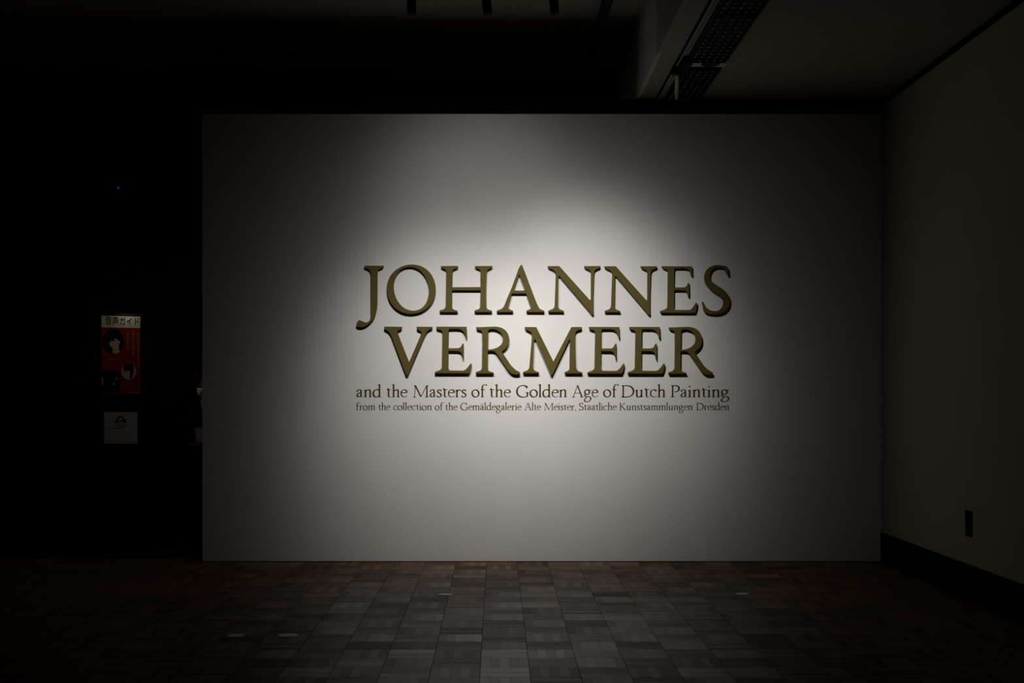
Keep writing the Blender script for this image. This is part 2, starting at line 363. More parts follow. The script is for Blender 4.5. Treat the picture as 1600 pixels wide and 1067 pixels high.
# ------------------------------------------------------------------ flat vinyl subtitle lettering (old-style serif, drawn with a broad nib)
NA, NB, NP = 41.0, 20.0, R(18)
def bez(p0, p1, p2, p3, n=9):
    return [Vector(p0)*(1-t)**3 + Vector(p1)*3*t*(1-t)**2 + Vector(p2)*3*t*t*(1-t) + Vector(p3)*t**3 for t in [i/n for i in range(n+1)]]
def path(*seq):
    """seq: start point, then 3-tuples of points for cubic segments or single points for lines"""
    pts = [Vector(seq[0])]
    for s in seq[1:]:
        if isinstance(s[0], (int, float)): pts.append(Vector(s))
        else: pts += bez(pts[-1], *s)[1:]
    return pts
def nib(pts, k=1.0, taper=(1, 1)):
    quads = []; L = []; n = len(pts)
    for i, p in enumerate(pts):
        d = (pts[min(i+1, n-1)]-pts[max(i-1, 0)]).normalized(); nr = Vector((-d.y, d.x))
        u = Vector((math.cos(NP), -math.sin(NP)*-1)); v = Vector((-u.y, u.x))
        wd = math.sqrt((NA*nr.dot(Vector((math.cos(NP), math.sin(NP)))))**2 + (NB*nr.dot(Vector((-math.sin(NP), math.cos(NP)))))**2)
        t = i/(n-1); wd *= k*(taper[0]*(1-t)+taper[1]*t)
        L.append((p+nr*wd, p-nr*wd))
    for a, b in zip(L, L[1:]): quads.append([a[0], b[0], b[1], a[1]])
    return quads
def stem(x, y0, y1, w=76): return [[Vector((x-w/2, y0)), Vector((x+w/2, y0)), Vector((x+w/2, y1)), Vector((x-w/2, y1))]]
def P(*pts): return [[Vector(p) for p in pts]]
def foot(x, l=62, r=62, y=0, h=20, w=76):
    return P((x-l, y), (x+r, y), (x+r, y+h*.8), (x+w/2, y+h*2.2), (x-w/2, y+h*2.2), (x-l, y+h*.8))
def head(x, l=62, r=62, y=605, h=20, w=76):
    return P((x-l, y), (x-l, y-h*.8), (x-w/2, y-h*2.2), (x+w/2, y-h*2.2), (x+r, y-h*.8), (x+r, y))
def flag(x, y, w=76): return P((x-w/2-42, y-52), (x-w/2-38, y-34), (x+w/2, y+10), (x+w/2, y-60), (x-w/2, y-62))
def dot(x, y, r=38): return [[Vector((x+r*math.cos(a*math.pi/5), y+r*math.sin(a*math.pi/5))) for a in range(10)]]
def ring(cx, cy, rx, ry, tilt=0):
    ps = []
    for i in range(33):
        a = 2*math.pi*i/32; x = rx*math.cos(a); y = ry*math.sin(a)
        ps.append(Vector((cx+x*math.cos(tilt)-y*math.sin(tilt), cy+x*math.sin(tilt)+y*math.cos(tilt))))
    q = []; n = 32
    L = []
    for i in range(n):
        d = (ps[(i+1) % n]-ps[i-1 if i else n-1]).normalized(); nr = Vector((-d.y, d.x))
        wd = math.sqrt((NA*nr.dot(Vector((math.cos(NP), math.sin(NP)))))**2 + (NB*nr.dot(Vector((-math.sin(NP), math.cos(NP)))))**2)
        L.append((ps[i]+nr*wd, ps[i]-nr*wd))
    for i in range(n):
        a, b = L[i], L[(i+1) % n]; q.append([a[0], b[0], b[1], a[1]])
    return q
def line(a, b, w0, w1=None):
    a = Vector(a); b = Vector(b); d = (b-a).normalized(); nr = Vector((-d.y, d.x)); w1 = w1 or w0
    return [[a+nr*w0/2, b+nr*w1/2, b-nr*w1/2, a-nr*w0/2]]
def arch(x0, x1, y=400): return nib(path((x0, 300), ((x0+40, 360), (x0+80, y-12), (x0+.62*(x1-x0), y-14)), ((x1-20, y-14), (x1, y-60), (x1, y-140))))
def G_o(): return ring(195, 196, 158, 186, R(8)), 390
def G_n(): return stem(95, 0, 372)+flag(95, 388)+foot(95)+arch(105, 305)+stem(305, 0, 262)+foot(305), 385
def G_m(): return stem(95, 0, 372)+flag(95, 388)+foot(95)+arch(105, 300)+stem(300, 0, 262)+foot(300)+arch(310, 505)+stem(505, 0, 262)+foot(505), 585
def G_h(): return stem(90, 0, 650)+flag(90, 665)+foot(90)+arch(100, 300)+stem(300, 0, 262)+foot(300), 380
def G_u(): return stem(90, 120, 372)+flag(90, 388)+nib(path((90, 130), ((90, 40), (120, 16), (170, 16)), ((220, 16), (260, 50), (290, 90))))+stem(296, 20, 372)+flag(296, 388)+P((265, 60), (327, 60), (327, 22), (372, 14), (372, 0), (265, 0)), 385
def G_l(): return stem(82, 0, 650)+flag(82, 665)+foot(82), 165
def G_i(): return stem(88, 0, 372)+flag(88, 388)+foot(88)+dot(86, 540), 172
def G_r(): return stem(92, 0, 372)+flag(92, 388)+foot(92, 62, 72)+nib(path((102, 290), ((140, 360), (170, 388), (215, 372))), .9)+dot(238, 352, 34), 265
def G_t(): return stem(115, 70, 400)+nib(path((115, 90), ((115, 30), (140, 14), (170, 14)), ((200, 14), (225, 30), (238, 46))), .85, (1, .5))+P((84, 480), (146, 400), (146, 370), (84, 370), (25, 370), (30, 390))+line((60, 386), (240, 386), 30), 240
def G_f(): return stem(120, 0, 480)+foot(120, 66, 80)+nib(path((120, 470), ((122, 600), (180, 655), (255, 648))), .95)+dot(308, 620, 40)+line((35, 385), (245, 385), 36), 285
def G_s(): return nib(path((215, 335), ((185, 385), (60, 410), (55, 310)), ((55, 225), (222, 205), (218, 100)), ((212, 0), (80, -10), (40, 60))), .95)+P((232, 372), (216, 372), (196, 345), (222, 280), (234, 282))+P((25, 25), (42, 22), (60, 60), (38, 118), (26, 114)), 250
def G_e(): return nib(path((60, 238), (303, 238), ((300, 330), (250, 386), (185, 386)), ((80, 386), (38, 290), (40, 195)), ((42, 80), (105, 14), (185, 16)), ((240, 18), (285, 45), (312, 82))), .95, (1, .55)), 318
def G_c(): return nib(path((285, 325), ((250, 385), (200, 388), (175, 386)), ((80, 380), (38, 290), (40, 195)), ((42, 80), (105, 14), (185, 16)), ((240, 18), (280, 45), (305, 82))), .95, (1.1, .55))+dot(272, 322, 32), 312
def G_a(): return nib(path((55, 310), ((75, 370), (120, 388), (155, 388)), ((215, 388), (228, 340), (228, 280))), .85)+dot(62, 308, 34)+stem(229, 50, 300)+nib(path((229, 60), ((232, 15), (260, 5), (318, 42))), .75, (1, .5))+nib(path((222, 245), ((150, 225), (62, 190), (60, 100)), ((60, 20), (130, -10), (225, 80))), .95), 318
def G_ad(): q, a = G_a(); return q+dot(95, 520, 34)+dot(225, 520, 34), a
def G_d(): return stem(318, 20, 650)+flag(318, 665)+P((287, 62), (349, 62), (349, 26), (400, 14), (400, 0), (287, -6))+nib(path((300, 350), ((250, 392), (190, 390), (170, 388)), ((90, 380), (40, 290), (40, 190)), ((42, 70), (100, 14), (160, 14)), ((215, 14), (265, 50), (300, 95)))), 405
def G_g(): return ring(170, 262, 112, 124, 0)+line((255, 352), (375, 362), 34)+nib(path((105, 155), ((30, 110), (40, 40), (130, 40)), ((250, 40), (355, 30), (350, -70)), ((345, -190), (230, -232), (150, -230)), ((40, -228), (15, -150), (60, -90)), ((90, -50), (130, -20), (150, 20))), .82), 378
def G_A(): return line((285, 600), (92, 30), 34, 30)+line((290, 600), (498, 30), 62, 74)+line((165, 215), (420, 215), 30)+foot(90, 85, 85, w=34)+foot(500, 95, 90, w=70)+P((262, 560), (300, 630), (330, 560)), 580
def G_M(): return line((130, 590), (95, 20), 34, 34)+line((130, 590), (385, 25), 74, 60)+line((640, 590), (385, 25), 34, 30)+stem(655, 0, 600, 66)+foot(92, 82, 82, w=34)+foot(655, 80, 80)+P((45, 605), (45, 590), (120, 560), (180, 590), (165, 605))+P((735, 605), (735, 590), (690, 560), (620, 580), (622, 605)), 745
def G_G(): return nib(path((505, 470), ((470, 570), (400, 600), (320, 600)), ((150, 600), (45, 460), (45, 300)), ((45, 120), (170, 5), (330, 5)), ((410, 5), (470, 25), (520, 60))), 1.05)+stem(520, 40, 240)+head(520, 90, 70, 262, 16)+P((488, 600), (512, 600), (530, 470), (505, 455)), 600
def G_P(): return stem(120, 0, 590, 68)+foot(120, 82, 92)+P((38, 605), (38, 590), (90, 560), (160, 575), (200, 605))+nib(path((150, 588), ((330, 610), (400, 540), (398, 440)), ((394, 320), (300, 260), (200, 285)))), 425
def G_D(): return stem(125, 20, 590, 68)+nib(path((60, 590), ((120, 575), (190, 590), (260, 590)), ((460, 590), (580, 470), (580, 300)), ((575, 120), (440, 10), (260, 14)), ((190, 14), (120, 20), (45, 12))), 1.05)+foot(125, 85, 60), 620
def G_S(): return nib(path((330, 515), ((290, 590), (220, 605), (180, 600)), ((60, 590), (40, 440), (110, 380)), ((200, 310), (360, 270), (352, 140)), ((345, 30), (250, 0), (180, 2)), ((120, 4), (80, 25), (48, 60))), 1.0)+P((345, 598), (325, 600), (305, 560), (345, 460), (358, 465))+P((30, 20), (48, 15), (66, 60), (40, 160), (26, 155)), 390
def G_K(): return stem(120, 0, 600, 68)+foot(120, 82, 82)+head(120, 82, 82)+line((150, 300), (420, 580), 34)+head(430, 70, 70, w=36)+line((200, 330), (480, 40), 72)+P((430, 60), (500, 60), (580, 16), (580, 0), (440, 0)), 570
def G_comma(): return dot(70, 32, 38)+P((92, 60), (112, 20), (80, -70), (35, -110), (28, -98), (70, -40)), 130
GL = {'a': G_a, 'n': G_n, 'd': G_d, 't': G_t, 'h': G_h, 'e': G_e, 'M': G_M, 's': G_s, 'r': G_r, 'o': G_o, 'f': G_f, 'G': G_G, 'l': G_l, 'A': G_A, 'g': G_g,
      'D': G_D, 'u': G_u, 'c': G_c, 'P': G_P, 'i': G_i, 'm': G_m, 'ä': G_ad, 'S': G_S, 'K': G_K, ',': G_comma}
glyph_mesh = {}
def glyph(ch, k, thick):
    """mesh in metres; k = metres per glyph unit; front towards -Y"""
    key = (ch, round(k, 8))
    if key in glyph_mesh: return glyph_mesh[key]
    quads, adv = GL[ch]()
    bm = bmesh.new()
    for qi, q in enumerate(quads):
        f = [bm.verts.new((p.x*k, -thick, p.y*k)) for p in q]; b = [bm.verts.new((p.x*k, 0, p.y*k)) for p in q]
        try:
            bm.faces.new(f)
            for i in range(len(q)): bm.faces.new((f[i], b[i], b[(i+1) % len(q)], f[(i+1) % len(q)]))
        except ValueError: pass
    bmesh.ops.recalc_face_normals(bm, faces=bm.faces[:])
    xs = [v.co.x for v in bm.verts]
    me = bpy.data.meshes.new('letter'); bm.to_mesh(me); bm.free(); me.materials.append(M['vinyl'])
    glyph_mesh[key] = (me, adv*k, min(xs), max(xs)); return glyph_mesh[key]
def text_line(words, base_px, upx, label):
    mpp = DW/F; k = upx*mpp
    root = empty('wall_text', at(words[0][1], base_px, DW)); tag(root, label, 'wall text')
    for (wd, x0, x1) in words:
        g = [glyph(c, k, .0012) for c in wd]
        nat = sum(a[1] for a in g[:-1]) + g[-1][3] - g[0][2]
        want = (x1-x0)*mpp; sx = 1+.8*(want/nat-1)
        extra = (want - nat*sx)/max(1, len(wd)-1)
        x = -g[0][2]*sx
        for c, (me, adv, mn, mxx) in zip(wd, g):
            o = bpy.data.objects.new('letter', me); col.objects.link(o); o.parent = root
            o.location = ((x0-words[0][1])*mpp + x, 0, 0); o.scale = (sx, 1, 1); x += adv*sx+extra
text_line([('and', 556.8, 595.8), ('the', 604, 637), ('Masters', 644.8, 729), ('of', 736.5, 761), ('the', 765, 798.5), ('Golden', 806.2, 885.5), ('Age', 893.3, 935), ('of', 942.2, 966.7), ('Dutch', 970.7, 1039.5), ('Painting', 1048, 1139.5)],
          620.6, .03075, 'larger flat olive subtitle line directly under the raised letters')
text_line([('from', 556.5, 586), ('the', 591.3, 610), ('collection', 614.5, 674.5), ('of', 679.2, 693.7), ('the', 696, 715), ('Gemäldegalerie', 719.2, 815), ('Alte', 819.2, 845.5), ('Meister,', 850, 900), ('Staatliche', 904.5, 963.8), ('Kunstsammlungen', 967.7, 1082), ('Dresden', 1088, 1139.2)],
          640.7, .0184, 'smallest flat olive subtitle line, lowest text on the white wall')

# ------------------------------------------------------------------ ceiling spotlights (black cylinders hanging from a track)
def spotlight(p, tilt, label):
    root = empty('ceiling_spotlight', (p.x, p.y, p.z)); tag(root, label, 'spotlight', 'black ceiling spotlights above the title wall')
    r = 7.0*LAMP_Y/F
    bm = bmesh.new(); ax = Matrix.Rotation(R(tilt), 3, 'Y')
    lathe(bm, [(0, .004), (r*.9, .004), (r*.9, 0), (r, 0), (r, .22), (r*.75, .235), (r*.5, .24), (0, .24)], (0, 0, 0), ax @ Vector((0, .0, 1)))
    obj('lamp_housing', bm, M['lamp_black'], root, True)
    top = ax @ Vector((0, 0, .24))
    bm = bmesh.new(); cyl(bm, top, (top.x, 0, ZH-4.34-.06), .009, n=12); obj('stem', bm, M['lamp_black'], root)
    bm = bmesh.new(); lathe(bm, [(0, ZH-LAMP_Z-.06), (.05, ZH-LAMP_Z-.06), (.055, ZH-LAMP_Z-.04), (.055, ZH-LAMP_Z), (0, ZH-LAMP_Z)], (top.x, 0, 0)); obj('ceiling_cup', bm, M['lamp_black'], root)
    bm = bmesh.new(); lathe(bm, [(r*.98, 0), (r*.98, .004), (r*.5, .006), (0, .006)], (0, 0, -.004), ax @ Vector((0, 0, 1))); obj('lens', bm, M['lamp_black'], root)
    return root
for p, (px, tilt), lb in zip(LAMPS, lamp_px, ('black cylinder spotlight hanging at the top, leftmost of the three', 'black cylinder spotlight hanging at the top, middle of the three', 'black cylinder spotlight hanging at the top, rightmost of the three')):
    spotlight(p, tilt*4, lb)

# suspended black track running towards the wall (fourth dark bar at the top)
tx = (951-PX)/PY*(4.75-H)
root = empty('lighting_track', (tx, 8.0, 4.75)); tag(root, 'straight black lighting track running towards the wall near the dropped ceiling', 'track')
bm = bmesh.new(); box(bm, -.039, .039, -7, 7.2, 0, .06, bev=.004); obj('rail', bm, M['lamp_black'], root)
for y in (-6, -2, 1.5, 4.0, 7.0):
    bm = bmesh.new(); cyl(bm, (0, y, .06), (0, y, ZH-4.75), .006, n=8); obj('hanger', bm, M['lamp_black'], root)

# ------------------------------------------------------------------ ceiling grilles in the dropped ceiling
def grille(y0, y1, label):
    root = empty('ceiling_grille', ((GX0+GX1)/2, (y0+y1)/2, ZC)); tag(root, label, 'grille', 'black ceiling grilles in the dropped ceiling')
    hx = (GX1-GX0)/2; hy = (y1-y0)/2
    bm = bmesh.new(); box(bm, -hx, hx, -hy, hy, -.004, -.0005); obj('backing', bm, M['ink'], root)
    bm = bmesh.new()
    for s in (-1, 1):
        box(bm, s*hx-(.012 if s > 0 else 0), s*hx+(.012 if s < 0 else 0), -hy, hy, -.03, -.004)
        box(bm, -hx+.012, hx-.012, s*hy-(.012 if s > 0 else 0), s*hy+(.012 if s < 0 else 0), -.03, -.004)
    obj('frame', bm, M['ink'], root)
    cols = [1.602, 1.660, 1.718, 1.776, 1.834]
    for c in cols:
        cx = c-(GX0+GX1)/2
        bm = bmesh.new(); box(bm, cx-.004, cx+.004, -hy+.012, hy-.012, -.026, -.004); obj('slat', bm, M['ink'], root)
    bm = bmesh.new(); y = -hy+.06
    while y < hy-.03:
        for c in cols:
            cx = c-(GX0+GX1)/2
            bmesh.ops.create_cone(bm, cap_ends=True, segments=6, radius1=.010, radius2=.006, depth=.014, matrix=Matrix.Translation((cx, y, -.033)))
        y += .117
    obj('slat_glint', bm, M['pale_metal'], root)['kind'] = 'stuff'  # pale pieces stand in for glints on the louvre edges
    return root
grille(8.6, 10.32, 'black slatted ceiling grille cut by the top edge of the picture')
grille(10.335, 11.80, 'black slatted ceiling grille before the pale panel with the round opening')
grille(12.03, 13.34, 'short black slatted ceiling grille closest to the white title wall')
# pale cross panel with round opening
root = empty('ceiling_panel', ((GX0+GX1)/2, 11.915, ZC)); tag(root, 'pale ceiling panel with a dark round opening between two grilles', 'ceiling panel')
bm = bmesh.new(); box(bm, -.16, .19, -.105, .105, -.012, -.0005, bev=.002); obj('panel', bm, M['pale_metal'], root)
bm = bmesh.new(); lathe(bm, [(0, -.013), (.066, -.013), (.074, -.018), (.078, -.013), (.078, -.012)], (.055, .0, 0)); obj('opening', bm, M['ink'], root)
# pale conduit across the grille with its black junction box
c0 = Vector((1.523, 12.04, ZC-.045)); c1 = Vector((1.650, 13.12, ZC-.045))
root = empty('ceiling_conduit', c0); tag(root, 'slim pale conduit crossing the black grille from a black junction box', 'conduit')
bm = bmesh.new(); cyl(bm, (0, 0, 0), c1-c0, .019, n=14); obj('conduit', bm, M['pale_metal'], root, True)
bm = bmesh.new(); box(bm, -.045, .070, -.025, .03, -.03, .045, bev=.004); obj('junction_box', bm, M['lamp_black'], root)
bm = bmesh.new(); box(bm, .0, .085, -.36, -.03, -.01, .045, bev=.006); obj('connector', bm, M['lamp_black'], root)

# ------------------------------------------------------------------ small black plate low on the right wall
root = empty('wall_plate', (XR, 10.92, .585)); tag(root, 'small black upright plate low on the right wall', 'wall plate')
bm = bmesh.new(); box(bm, -.014, 0, -.062, .062, -.098, .098, bev=.004); obj('plate', bm, M['black_trim'], root)
bm = bmesh.new(); box(bm, -.018, -.014, -.035, .035, -.06, .06, bev=.002); obj('cover', bm, M['black_trim'], root)

# ------------------------------------------------------------------ round floor markers
def disc(px, py, r, label, m=None):
    y = F*H/(py-PY); x = (px-PX)*y/F
    bm = bmesh.new(); lathe(bm, [(r, 0), (r, .0012), (r*.94, .003), (0, .003)], (0, 0, 0), n=40); 
    o = obj('floor_marker', bm, m or M['disc']); o.location = (x, y, .0006)
    tag(o, label, 'floor marker', 'pale round floor markers')
disc(695, 929, .058, 'pale round floor marker, brightest and closest to the middle of the white wall')
disc(450, 993, .070, 'pale round floor marker at the left edge of the lit floor')
disc(369, 993, .058, 'dim round floor marker in the dark, furthest left on the floor')
disc(1160, 928, .056, 'dim round floor marker right of the lit floor, nearest the right wall')

# ------------------------------------------------------------------ audio guide corner beyond the wall (left)
def flat_text(s, size, m, parent, loc, sx=1, name='lettering'):
    cu = bpy.data.curves.new('t', 'FONT'); cu.body = s; cu.size = size; cu.align_x = 'CENTER'; cu.align_y = 'CENTER'; cu.extrude = .0005; cu.offset = size*.006
    tmp = bpy.data.objects.new('t', cu); col.objects.link(tmp)
    dg = bpy.context.evaluated_depsgraph_get(); me = bpy.data.meshes.new_from_object(tmp.evaluated_get(dg)); bpy.data.objects.remove(tmp)
    me.transform(Matrix.Diagonal((sx, 1, 1, 1))); me.transform(Matrix.Rotation(R(90), 4, 'X')); me.materials.clear(); me.materials.append(m)
    o = bpy.data.objects.new(name, me); col.objects.link(o); o.parent = parent; o.location = loc; return o
def oval(bm, cx, cz, rx, rz, y, th=.001, n=36):
    a = [bm.verts.new((cx+rx*math.cos(2*math.pi*i/n), y, cz+rz*math.sin(2*math.pi*i/n))) for i in range(n)]
    b = [bm.verts.new((v.co.x, y-th, v.co.z)) for v in a]
    bm.faces.new(b)
    for i in range(n): bm.faces.new((a[i], a[(i+1) % n], b[(i+1) % n], b[i]))
def flatpoly(bm, pts, y, th=.001):
    a = [bm.verts.new((x, y, z)) for x, z in pts]; b = [bm.verts.new((x, y-th, z)) for x, z in pts]; n = len(pts)
    bm.faces.new(b)
    for i in range(n): bm.faces.new((a[i], a[(i+1) % n], b[(i+1) % n], b[i]))
YP = 14.45
mpp = YP/F
yaw = R(-32); cs = math.cos(yaw)
pc = at(189, 616, YP)                        # bottom centre of the poster
PW = 52*mpp/cs/2; PHh = (616-494)*mpp
root = empty('poster', (pc.x, pc.y, pc.z), -yaw); tag(root, 'red upright poster with a pale header and two oval portraits, hanging in the dark', 'poster')
bm = bmesh.new(); box(bm, -PW, PW, 0, .012, 0, PHh, bev=.001); obj('board', bm, M['red'], root)
def U(px): return (px-189)*mpp/cs            # poster coordinates from the picture's pixels
def V(py): return (616-py)*mpp
bm = bmesh.new(); flatpoly(bm, [(-PW, V(512)), (PW, V(512)), (PW, PHh), (-PW, PHh)], 0); obj('header', bm, M['paper2'], root)
flat_text('音声ガイド', 13.8*mpp, M['ink'], root, (U(191), -.0015, V(502.5)), .80)
bm = bmesh.new(); oval(bm, U(178.5), V(533.5), 15*mpp/cs, 19.5*mpp, 0, .001); obj('portrait_oval', bm, M['ink'], root)
bm = bmesh.new(); flatpoly(bm, [(U(x), V(y)) for x, y in ((180.5, 528), (187, 533), (188.5, 535), (186, 539), (186, 545), (188, 549), (185, 552), (180, 553), (177, 551), (178.5, 545), (174.5, 541), (172.5, 537.5), (176, 533), (180, 533.5))], -.001, .0006)
obj('portrait', bm, M['skinprint'], root)
bm = bmesh.new(); flatpoly(bm, [(U(x), V(y)) for x, y in ((163.2, 579), (187.5, 579), (187.5, 614), (163.2, 614))], 0); obj('dark_picture', bm, M['ink'], root)
for pl in (((163.5, 589), (165, 590), (165, 602), (163.7, 602)), ((178, 598), (181, 599), (180.5, 602), (178.5, 601.5)), ((182.3, 590), (184, 588), (183.5, 594), (182.3, 593.5))):
    bm = bmesh.new(); flatpoly(bm, [(U(x), V(y)) for x, y in pl], -.001, .0006); obj('highlight', bm, M['skinprint'], root)
bm = bmesh.new(); oval(bm, U(199.5), V(580.5), 10*mpp/cs, 12.5*mpp, 0, .001); obj('small_portrait_oval', bm, M['skinprint'], root)
bm = bmesh.new(); flatpoly(bm, [(U(x), V(y)) for x, y in ((192, 577), (193, 570), (197, 567.5), (202, 567.5), (206, 572), (206, 582), (204, 587), (205, 591), (201, 591), (201, 580), (197, 578.5), (193, 580.5))], -.001, .0006); obj('small_portrait', bm, M['ink'], root)
bm = bmesh.new(); rr_ = random.Random(3)
for cxp, ya, yb, ww in ((198, 520, 545, 1.3), (205.5, 517, 556, 1.6), (212.5, 520, 576, 1.6)):
    y = ya
    while y < yb:
        hh = rr_.uniform(1.2, 2.6); flatpoly(bm, [(U(cxp-ww), V(y)), (U(cxp+ww), V(y)), (U(cxp+ww*.8), V(y+hh)), (U(cxp-ww*.7), V(y+hh*.9))], 0, .0008); y += hh+1.3
for (xa, xb, yy) in ((172, 186, 561), (194, 204, 597.5), (198, 213, 613)):
    x = xa
    while x < xb:
        ww = rr_.uniform(1.2, 2.2); flatpoly(bm, [(U(x), V(yy+1)), (U(x+ww), V(yy+1)), (U(x+ww), V(yy-1.2)), (U(x), V(yy-1))], 0, .0008); x += ww+.9
obj('print', bm, M['yellow'], root)
# black post panel that carries the poster
root = empty('display_stand', (pc.x, pc.y+.03, 0), -yaw); tag(root, 'black upright display panel carrying the red poster in the dark', 'display stand')
bm = bmesh.new(); box(bm, -PW-.03, PW+.03, 0, .03, .05, pc.z+PHh+.03, bev=.003); obj('panel', bm, M['black'], root)
bm = bmesh.new(); box(bm, -PW-.05, PW+.05, -.0, .32, 0, .05, bev=.004); obj('base', bm, M['black'], root)
# white sign with headphone pictogram on a low black pedestal
YS = 14.0; ms = YS/F; s0 = at(188.5, 693, YS)
root = empty('headphone_sign', (s0.x, YS, s0.z)); tag(root, 'white square sign with a black headphone symbol, below the red poster', 'sign')
bm = bmesh.new(); box(bm, -26*ms, 26*ms, 0, .01, 0, 49*ms, bev=.001); obj('board', bm, M['paper'], root)
bm = bmesh.new()
cxs, czs = 0, (693-655)*ms
pts = [((-6.2*ms+0), (693-658.5)*ms)] 
arc = [(cxs+6.3*ms*math.cos(a), (693-658)*ms+8*ms*math.sin(a)) for a in [math.pi*i/14 for i in range(15)]]
arci = [(cxs+4.3*ms*math.cos(a), (693-658)*ms+5.9*ms*math.sin(a)) for a in [math.pi*i/14 for i in range(15)]]
for i in range(14): flatpoly(bm, [arc[i], arc[i+1], arci[i+1], arci[i]], 0)
for s in (-1, 1): flatpoly(bm, [(s*3.8*ms, (693-656.5)*ms), (s*7.2*ms, (693-656)*ms), (s*8.8*ms, (693-659)*ms), (s*7.8*ms, (693-661)*ms), (s*4.6*ms, (693-660.6)*ms)], 0)
flatpoly(bm, [(-5*ms, (693-657)*ms), (5*ms, (693-657)*ms), (5*ms, (693-658.2)*ms), (-5*ms, (693-658.2)*ms)], 0)
obj('headphone_symbol', bm, M['ink'], root)
bm = bmesh.new()
for (xa, xb, yy) in ((-10, 11, 665), (-22, -5, 669), (-3, 4, 668)):
    x = xa
    while x < xb:
        ww = rr_.uniform(.8, 2.4); flatpoly(bm, [(x*ms, (693-yy-.5)*ms), ((x+ww)*ms, (693-yy-.5)*ms), ((x+ww)*ms, (693-yy+.6)*ms), (x*ms, (693-yy+.6)*ms)], 0); x += ww+1.1
obj('print', bm, M['ink'], root)
root = empty('pedestal', (s0.x, YS+.02, 0)); tag(root, 'low black pedestal under the white headphone sign', 'pedestal')
bm = bmesh.new(); box(bm, -.22, .22, -.06, .14, .03, s0.z, bev=.004); obj('body', bm, M['black'], root)
bm = bmesh.new(); box(bm, -.24, .24, -.08, .16, 0, .03, bev=.003); obj('foot', bm, M['black'], root)
# black counter with pale edge, white card holder
YC = 14.05; cz = at(0, 694, YC).z
root = empty('counter', (-2.75, YC, 0)); tag(root, 'dark counter showing only its thin top edge behind the white wall', 'counter')
cx0 = at(294, 694, YC).x+2.75
bm = bmesh.new(); box(bm, cx0+.02, 1.2, .02, .45, 0, cz-.02, bev=.003); obj('body', bm, M['black'], root)
bm = bmesh.new(); box(bm, cx0, 1.22, 0, .47, cz-.02, cz, bev=.003); obj('top', bm, mat('counter_top', (.16, .14, .12), .5, noise=.1), root)
bp = at(305, 693, YC+.1)
root = empty('card_holder', (bp.x+.08, YC+.1, cz)); tag(root, 'pale upright card holder on the counter behind the edge of the white wall', 'card holder')
bm = bmesh.new(); flatpoly(bm, [(-.074, 0), (.09, 0), (.09, .16), (-.088, .16)], .02, .004); obj('card', bm, M['paper'], root)
bm = bmesh.new(); box(bm, -.07, .09, -.02, .05, 0, .012, bev=.002); obj('base', bm, M['ink'], root)

# ------------------------------------------------------------------ person behind the counter, mostly hidden by the title wall
YPn = 14.88; mp_ = YPn/F
hx = at(323, 0, YPn).x
root = empty('person', (hx, YPn, 0)); root.scale = (.93, .93, .93); tag(root, 'person in black with brown hair, mostly hidden behind the left end of the white wall', 'person')
def skin_body(name, verts, edges, radii, m, root_i=0, sub=2):
    me = bpy.data.meshes.new(name); me.from_pydata([Vector(v) for v in verts], edges, []); o = bpy.data.objects.new(name, me); col.objects.link(o); o.parent = root
    sm = o.modifiers.new('skin', 'SKIN'); sm.use_smooth_shade = True
    for i, r in enumerate(radii):
        d = me.skin_vertices[0].data[i]; d.radius = (r, r) if isinstance(r, (int, float)) else r; d.use_root = (i == root_i)
    ss = o.modifiers.new('sub', 'SUBSURF'); ss.levels = sub; ss.render_levels = sub
    dg = bpy.context.evaluated_depsgraph_get(); nm = bpy.data.meshes.new_from_object(o.evaluated_get(dg)); o.modifiers.clear(); o.data = nm; nm.materials.clear(); nm.materials.append(m)
    for p in nm.polygons: p.use_smooth = True
    return o
# clothed body: pelvis root, legs, spine, arms to the wrists; hands rest on the counter
bv = [(0, 0, .98), (0, 0, 1.12), (0, -.01, 1.30), (0, -.02, 1.44), (0, -.03, 1.52),
      (-.10, 0, .90), (-.11, -.01, .50), (-.12, .02, .10), (-.12, -.10, .045),
      (.10, 0, .90), (.11, -.01, .50), (.12, .02, .10), (.12, -.10, .045),
      (-.19, -.01, 1.43), (-.21, .03, 1.18), (-.10, -.10, 1.02),
      (.19, -.01, 1.43), (.23, .01, 1.18), (.22, -.07, .95)]
be = [(0, 1), (1, 2), (2, 3), (3, 4), (0, 5), (5, 6), (6, 7), (7, 8), (0, 9), (9, 10), (10, 11), (11, 12), (3, 13), (13, 14), (14, 15), (3, 16), (16, 17), (17, 18)]
br = [(.16, .11), (.14, .10), (.165, .115), (.13, .09), .06, .09, .065, .045, .04, .09, .065, .045, .04, .062, .048, .036, .062, .048, .036]
skin_body('clothed_body', bv, be, br, M['cloth'])
hz = at(0, 600, YPn).z                       # chin-to-crown reference height
def hand(side):
    x = side*.22 if side > 0 else -.085; vv = [(x, -.07, .96), (x, -.085, .90), (x, -.095, .865)]; ee = [(0, 1), (1, 2)]; rd = [.026, (.018, .036), (.016, .038)]
    for i, (dy, L) in enumerate(((-.030, .062), (-.010, .076), (.011, .070), (.030, .055))):
        b0 = len(vv); vv += [(x, -.097+dy, .855), (x, -.100+dy, .855-L*.5), (x-side*.012, -.100+dy, .855-L)]; ee += [(2, b0), (b0, b0+1), (b0+1, b0+2)]; rd += [.0095, .009, .0075]
    b0 = len(vv); vv += [(x-side*.012, -.130, .890), (x-side*.016, -.148, .858)]; ee += [(1, b0), (b0, b0+1)]; rd += [.012, .009]
    skin_body('hand', vv, ee, rd, M['skin'], 0, 2)
hand(-1); hand(1)
